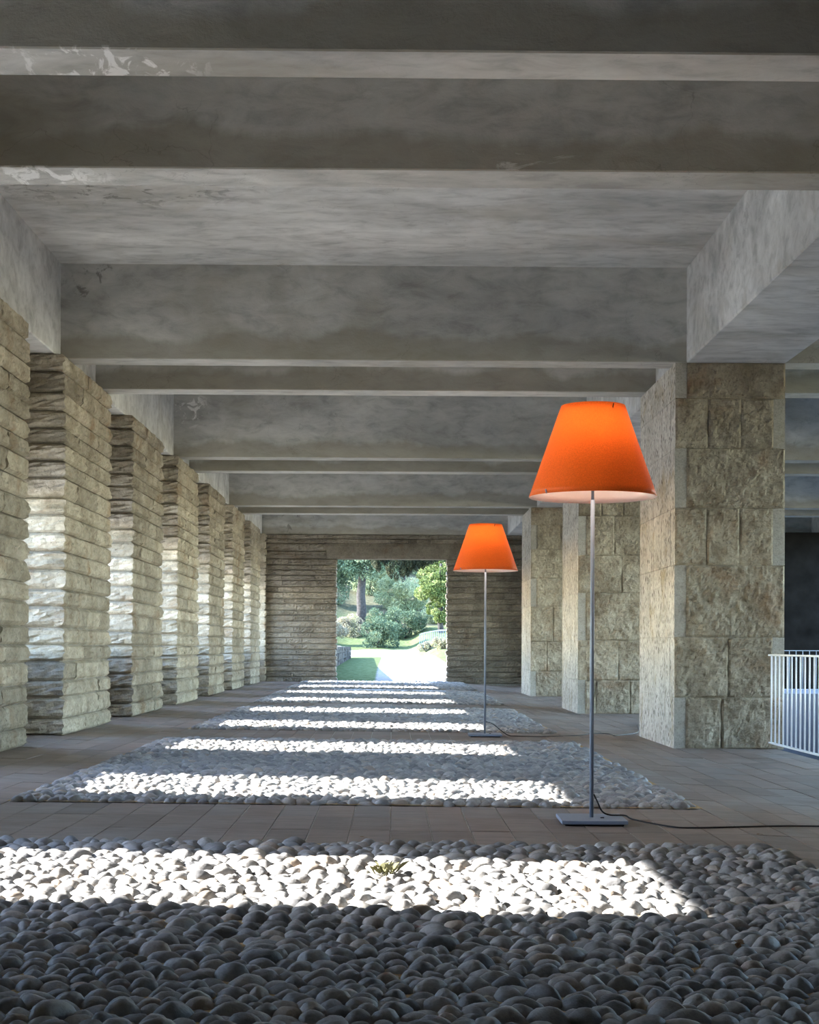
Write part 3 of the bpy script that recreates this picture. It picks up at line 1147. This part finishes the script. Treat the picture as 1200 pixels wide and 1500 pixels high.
n.bump(gn, .5, .05, b)
me.materials.append(mg)
gg = obj('ground_garden', me)
tag(gg, 'sunlit gravel path and grassy bank beyond the doorway', 'ground', kind='structure')
gl = box('ground_terrace', -60, -3.99, -40, 39.45, -.5, -.05, m_plain('terrace_gravel', (.52, .51, .48), .95, .1, 0, 4, .15, .02))
tag(gl, 'sunlit gravel terrace outside the parapet', 'ground', kind='structure')
gr = box('ground_valley', 11.5, 80, -40, 39.45, -5.0, -4.5, m_plain('valley_grass', (.03, .035, .03), .95, .1, 0, 2, .2, .02))
tag(gr, 'lower grassy ground outside the side aisle', 'ground', kind='structure')

def leaf_cloud(name, clumps, n, ln, wd, mat, parent, seed, droop=0.0, ref=None):
    """thin curved leaf blades (two triangles each) scattered through clumps (centre, radii)"""
    r = np.random.RandomState(seed)
    C0 = np.array([c for c, _ in clumps], dtype=float)
    R0 = np.array([q for _, q in clumps], dtype=float)
    wgt = np.prod(R0, axis=1) ** .66
    idx = r.choice(len(clumps), n, p=wgt / wgt.sum())
    d = r.normal(size=(n, 3))
    d /= np.linalg.norm(d, axis=1)[:, None]
    rad = r.uniform(.45, 1.0, n) ** .6
    P = C0[idx] + d * R0[idx] * rad[:, None]
    a = r.normal(size=(n, 3)) + d * .8
    a[:, 2] -= droop
    a /= np.linalg.norm(a, axis=1)[:, None]
    t = r.normal(size=(n, 3))
    bb = np.cross(a, t)
    bb /= np.linalg.norm(bb, axis=1)[:, None]
    l = ln * r.uniform(.6, 1.4, n)[:, None]
    w_ = wd * r.uniform(.6, 1.4, n)[:, None]
    V = np.stack([P - a * l * .5, P + bb * w_ * .5 + a * l * .05, P + a * l * .5, P - bb * w_ * .5 + a * l * .05], axis=1).reshape(-1, 3)
    Fq = np.arange(n * 4).reshape(n, 4)
    me = bpy.data.meshes.new(name)
    me.from_pydata(V.tolist(), [], Fq.tolist())
    me.materials.append(mat)
    at = me.attributes.new('tone', 'FLOAT', 'FACE')
    tn = np.clip(r.uniform(0, 1, len(clumps))[idx] * .6 + r.uniform(0, .5, n), 0, 1)
    at.data.foreach_set('value', tn)
    o = obj(name, me, parent)
    o['kind'] = 'stuff'
    return o
def blob(r, cx, cy, cz, rx, ry, rz, n, s):
    out = []
    for _ in range(n):
        while True:
            u, v, w = r.uniform(-1, 1), r.uniform(-1, 1), r.uniform(-1, 1)
            if u * u + v * v + w * w < 1:
                break
        k = r.uniform(.6, 1.3) * s
        out.append(((cx + u * rx, cy + v * ry, cz + w * rz), (k, k, k * .8)))
    return out
def tree(name, x, y, h_trunk, r0, mat, clumps_f, n, ln, wd, lab, cat, seed, droop=0, lean=0, group=None):
    z = ground(x, y)
    t = empty(name, (x, y, z), lab, cat, group)
    r = random.Random(seed)
    pts = [(lean * (i / 6) ** 2 + r.uniform(-.03, .03) * r0 * 10, r.uniform(-.02, .02), -.2 + (h_trunk + .2) * i / 6) for i in range(7)]
    if h_trunk > 0:
        obj('trunk', tube_mesh('trunk', pts, [r0 * (1.25 - .7 * i / 6) for i in range(7)], M['bark'], 12), t)
        for k in range(5):
            a = r.uniform(0, 6.28)
            q = Vector(pts[3 + k % 3])
            e = q + Vector((math.cos(a) * r.uniform(.6, 1.4), math.sin(a) * r.uniform(.6, 1.4), r.uniform(.2, .9))) * (h_trunk * .28)
            obj('branch', tube_mesh('branch', [q, (q + e) / 2 + Vector((0, 0, .08 * h_trunk)), e], [r0 * .45, r0 * .3, r0 * .12], M['bark'], 8), t)
    leaf_cloud('foliage', clumps_f(r), n, ln, wd, mat, t, seed, droop)
    return t
# tall conifer with a bare trunk to the left of the view
tree('conifer_tree', -1.72, 84, 5.5, .24, M['conifer'],
     lambda r: blob(r, -.7, -.3, 3.7, 2.3, 1.4, .9, 30, .6) + blob(r, 1.0, .2, 4.2, 1.4, 1.2, .7, 12, .5), 15000, .18, .06,
     'tall conifer with a bare dark trunk left of the bank', 'tree', 21, .25)
tree('conifer_tree', -4.3, 90, 7, .3, M['conifer'],
     lambda r: blob(r, .2, 0, 2.4, 2.0, 1.6, 2.6, 46, .65), 18000, .20, .07,
     'blue-green conifer behind, at the jamb of the doorway', 'tree', 22, .25)
tree('olive_tree', .75, 89.8, 2.4, .14, M['olive'],
     lambda r: blob(r, -.1, 0, .9, 1.45, 1.0, 1.2, 40, .45), 17000, .13, .045,
     'pale silvery-green tree in the middle of the bank', 'tree', 23, .3)
tree('olive_tree', -.6, 104, 4, .2, M['olive'],
     lambda r: blob(r, 0, 0, 1.6, 3.6, 1.6, 2.4, 44, .85), 17000, .22, .075,
     'pale tall tree behind the conifer trunk', 'tree', 28, .2)
tree('broadleaf_tree', 2.55, 77.5, 3.6, .13, M['broad'],
     lambda r: blob(r, .0, 0, 2.1, .95, .9, 1.5, 40, .38), 16000, .12, .07,
     'yellow-green broadleaf tree above the blue fence', 'tree', 24, .1)
tree('broadleaf_tree', 4.4, 96, 6, .2, M['broad'],
     lambda r: blob(r, 0, 0, 1.9, 2.5, 1.6, 2.9, 50, .7), 18000, .20, .10,
     'tall broadleaf tree at the back behind the yellow-green one', 'tree', 25, .1)
tree('evergreen_tree', 1.2, 113, 7, .3, M['conifer'],
     lambda r: blob(r, 0, 0, 1.5, 6.5, 1.5, 3.4, 60, 1.2), 20000, .34, .12,
     'broad dark evergreen closing the view at the top of the slope', 'tree', 26, .2)
tree('olive_tree', -1.25, 95.5, 3, .14, M['olive'],
     lambda r: blob(r, 0, 0, 1.1, 1.3, .9, 1.3, 34, .5), 12000, .15, .05,
     'pale round-topped tree just right of the conifer trunk', 'tree', 29, .2)
tree('conifer_tree', -3.0, 99, 5, .2, M['conifer'],
     lambda r: blob(r, 0, 0, .9, 1.0, .9, 1.5, 34, .5), 11000, .18, .06,
     'small blue-green conifer just left of the tall trunk', 'tree', 30, .2)
# old cedar whose drooping dark branch hangs into the doorway from above
cz = ground(5.6, 50)
ct = empty('cedar_tree', (5.6, 50, cz), 'old dark cedar whose drooping boughs hang into the top of the doorway', 'tree')
obj('trunk', tube_mesh('trunk', [(0, 0, -.2), (.05, 0, 2.5), (0, .1, 6), (0, 0, 9)], [.45, .36, .26, .1], M['bark'], 14), ct)
bough = [(-.0, 0, 4.2), (-1.6, .1, 4.15), (-3.2, 0, 3.95), (-4.6, -.1, 3.75), (-6.1, 0, 3.7)]
obj('bough', tube_mesh('bough', catmull(bough, 5), [.10 - .085 * i / 20 for i in range(21)], M['bark'], 8), ct)
obj('bough', tube_mesh('bough', [(0, 0, 5.0), (-2.4, .8, 5.0), (-5.0, 1.2, 4.6)], [.12, .08, .02], M['bark'], 8), ct)
rr = random.Random(31)
cl = []
for i in range(90):
    u = rr.random()
    x = -4.0 - 2.25 * u
    reach = max(.12, 1.0 - 1.5 * abs(u - .62))
    cl.append(((x, rr.uniform(-.4, .4), 3.72 - rr.uniform(0, 1) * .80 * reach), (.085, .14, .17)))
leaf_cloud('foliage', cl, 12000, .10, .022, M['cedar'], ct, 41, 1.3)
cl = []
for i in range(24):
    cl.append(((rr.uniform(-6.0, -3.6), rr.uniform(.2, 1.3), rr.uniform(3.7, 4.4)), (.4, .4, .25)))
for i in range(50):
    cl.append(((rr.uniform(-3.5, 2.5), rr.uniform(-2, 2), rr.uniform(4.2, 8)), (.6, .6, .3)))
leaf_cloud('foliage', cl, 8000, .16, .04, M['cedar'], ct, 42, .8)
# low spreading shrubs on the bank
def shrub(x, y, rx, rz, n, lab, mat, seed, ln=.16, wd=.05, group=None):
    z = ground(x, y)
    t = empty('spreading_shrub', (x, y, z), lab, 'shrub', group)
    r = random.Random(seed)
    for k in range(5):
        a = r.uniform(0, 6.28)
        obj('stem', tube_mesh('stem', [(0, 0, -.1), (.3 * rx * math.cos(a), .3 * rx * math.sin(a), rz * .5), (.7 * rx * math.cos(a), .6 * rx * math.sin(a), rz * .9)], [.04, .03, .012], M['bark'], 6), t)
    leaf_cloud('foliage', blob(r, 0, 0, rz * .55, rx, rx * .6, rz * .55, 22, .28 * (rx + rz) / 1.6), n, ln, wd, mat, t, seed, -.3)
    return t
shrub(-.75, 75.0, 1.05, 1.2, 8000, 'dark green juniper spreading at the top of the path', M['juniper'], 51, .13, .04)
shrub(.75, 78.8, 1.1, 1.35, 8000, 'mid-green juniper in the middle of the bank', M['juniper'], 52, .13, .04)
shrub(-2.15, 79.6, .9, 1.0, 5000, 'dry yellowish bush at the foot of the conifer trunk', M['drybush'], 53, .12, .04)
shrub(-3.4, 76.0, .9, 1.0, 5000, 'dry grey-green bush beside the left jamb of the doorway', M['drybush'], 54, .12, .04)
shrub(-.4, 82.0, 1.0, 1.2, 5000, 'dark bush below the silvery tree', M['juniper'], 55, .13, .04)
shrub(2.7, 83.5, 1.0, .9, 5000, 'pale grassy shrub above the lawn bank', M['olive'], 56, .13, .04)
shrub(2.05, 58.5, .5, .42, 2600, 'small flowering bush at the near foot of the blue fence', M['drybush'], 57, .08, .04)
shrub(1.55, 64.5, .36, .32, 1800, 'small dry plant at the far foot of the blue fence', M['drybush'], 58, .08, .04)
# fence of blue pickets climbing the bank
fa, fb = Vector((1.32, 70.0, 0)), Vector((2.45, 60.5, 0))
ft = empty('picket_fence', (fa.x, fa.y, ground(fa.x, fa.y)), 'blue-painted picket fence on the grassy bank outside', 'fence')
zz0 = ground(fa.x, fa.y)
nP = 17
pk = box_mesh('picket', -.028, .028, -.012, .012, 0, .74, M['fence'], .004)
ang = math.atan2((fb - fa).y, (fb - fa).x)
tops = []
for i in range(nP):
    q = fa.lerp(fb, i / (nP - 1))
    z = ground(q.x, q.y) - zz0
    obj('picket', pk, ft, (q.x - fa.x, q.y - fa.y, z), (0, 0, ang))
    tops.append((q.x - fa.x, q.y - fa.y, z))
obj('rail', tube_mesh('rail', [(a, b_, c + .72) for a, b_, c in tops], .03, M['fence'], 6), ft)
obj('rail', tube_mesh('rail', [(a, b_, c + .2) for a, b_, c in tops], .02, M['fence'], 6), ft)
# low dry-stone wall along the path
gw = empty('garden_wall', (-1.85, 40.0, ground(-1.85, 40)), 'low dark dry-stone wall along the path beyond the doorway', 'wall')
zg = ground(-1.85, 40)
r = random.Random(61)
unit = [grid_block('stone', (.4, 1, 1), (2, 4, 2), (lambda sd: (lambda p, t: p + Vector((.03 * fr(p.x * 5 + sd, p.y * 5, p.z * 5, 2), .02 * fr(p.x * 4, p.y * 5 + sd, p.z * 3, 2), .03 * fr(p.x * 4, p.y * 3, p.z * 5 + sd, 2)))) )(i * 3.7), M['gardenstone']) for i in range(6)]
y = 40.0
while y < 66:
    l = r.uniform(.5, .95)
    g = ground(-1.85, y + l / 2) - zg
    ht = .97 - (zg + g) + .02
    nrow = 3
    z = g - .06
    for k in range(nrow):
        h = (ht + .06) / nrow
        obj('stone', r.choice(unit), gw, (-.36, y - 40 + r.uniform(0, .03), z), None, (1, l - .02, h - .015))
        z += h
    y += l
# a felled log lying on the slope
lg = obj('fallen_log', tube_mesh('fallen_log', [(-3.3, 82.2, ground(-3.3, 82.2) + .16), (-2.6, 82.5, ground(-2.6, 82.5) + .32), (-2.05, 82.7, ground(-2.05, 82.7) + .42)], [.10, .09, .07], M['bark'], 10))
tag(lg, 'thin grey log lying across the slope beside the conifer trunk', 'log')
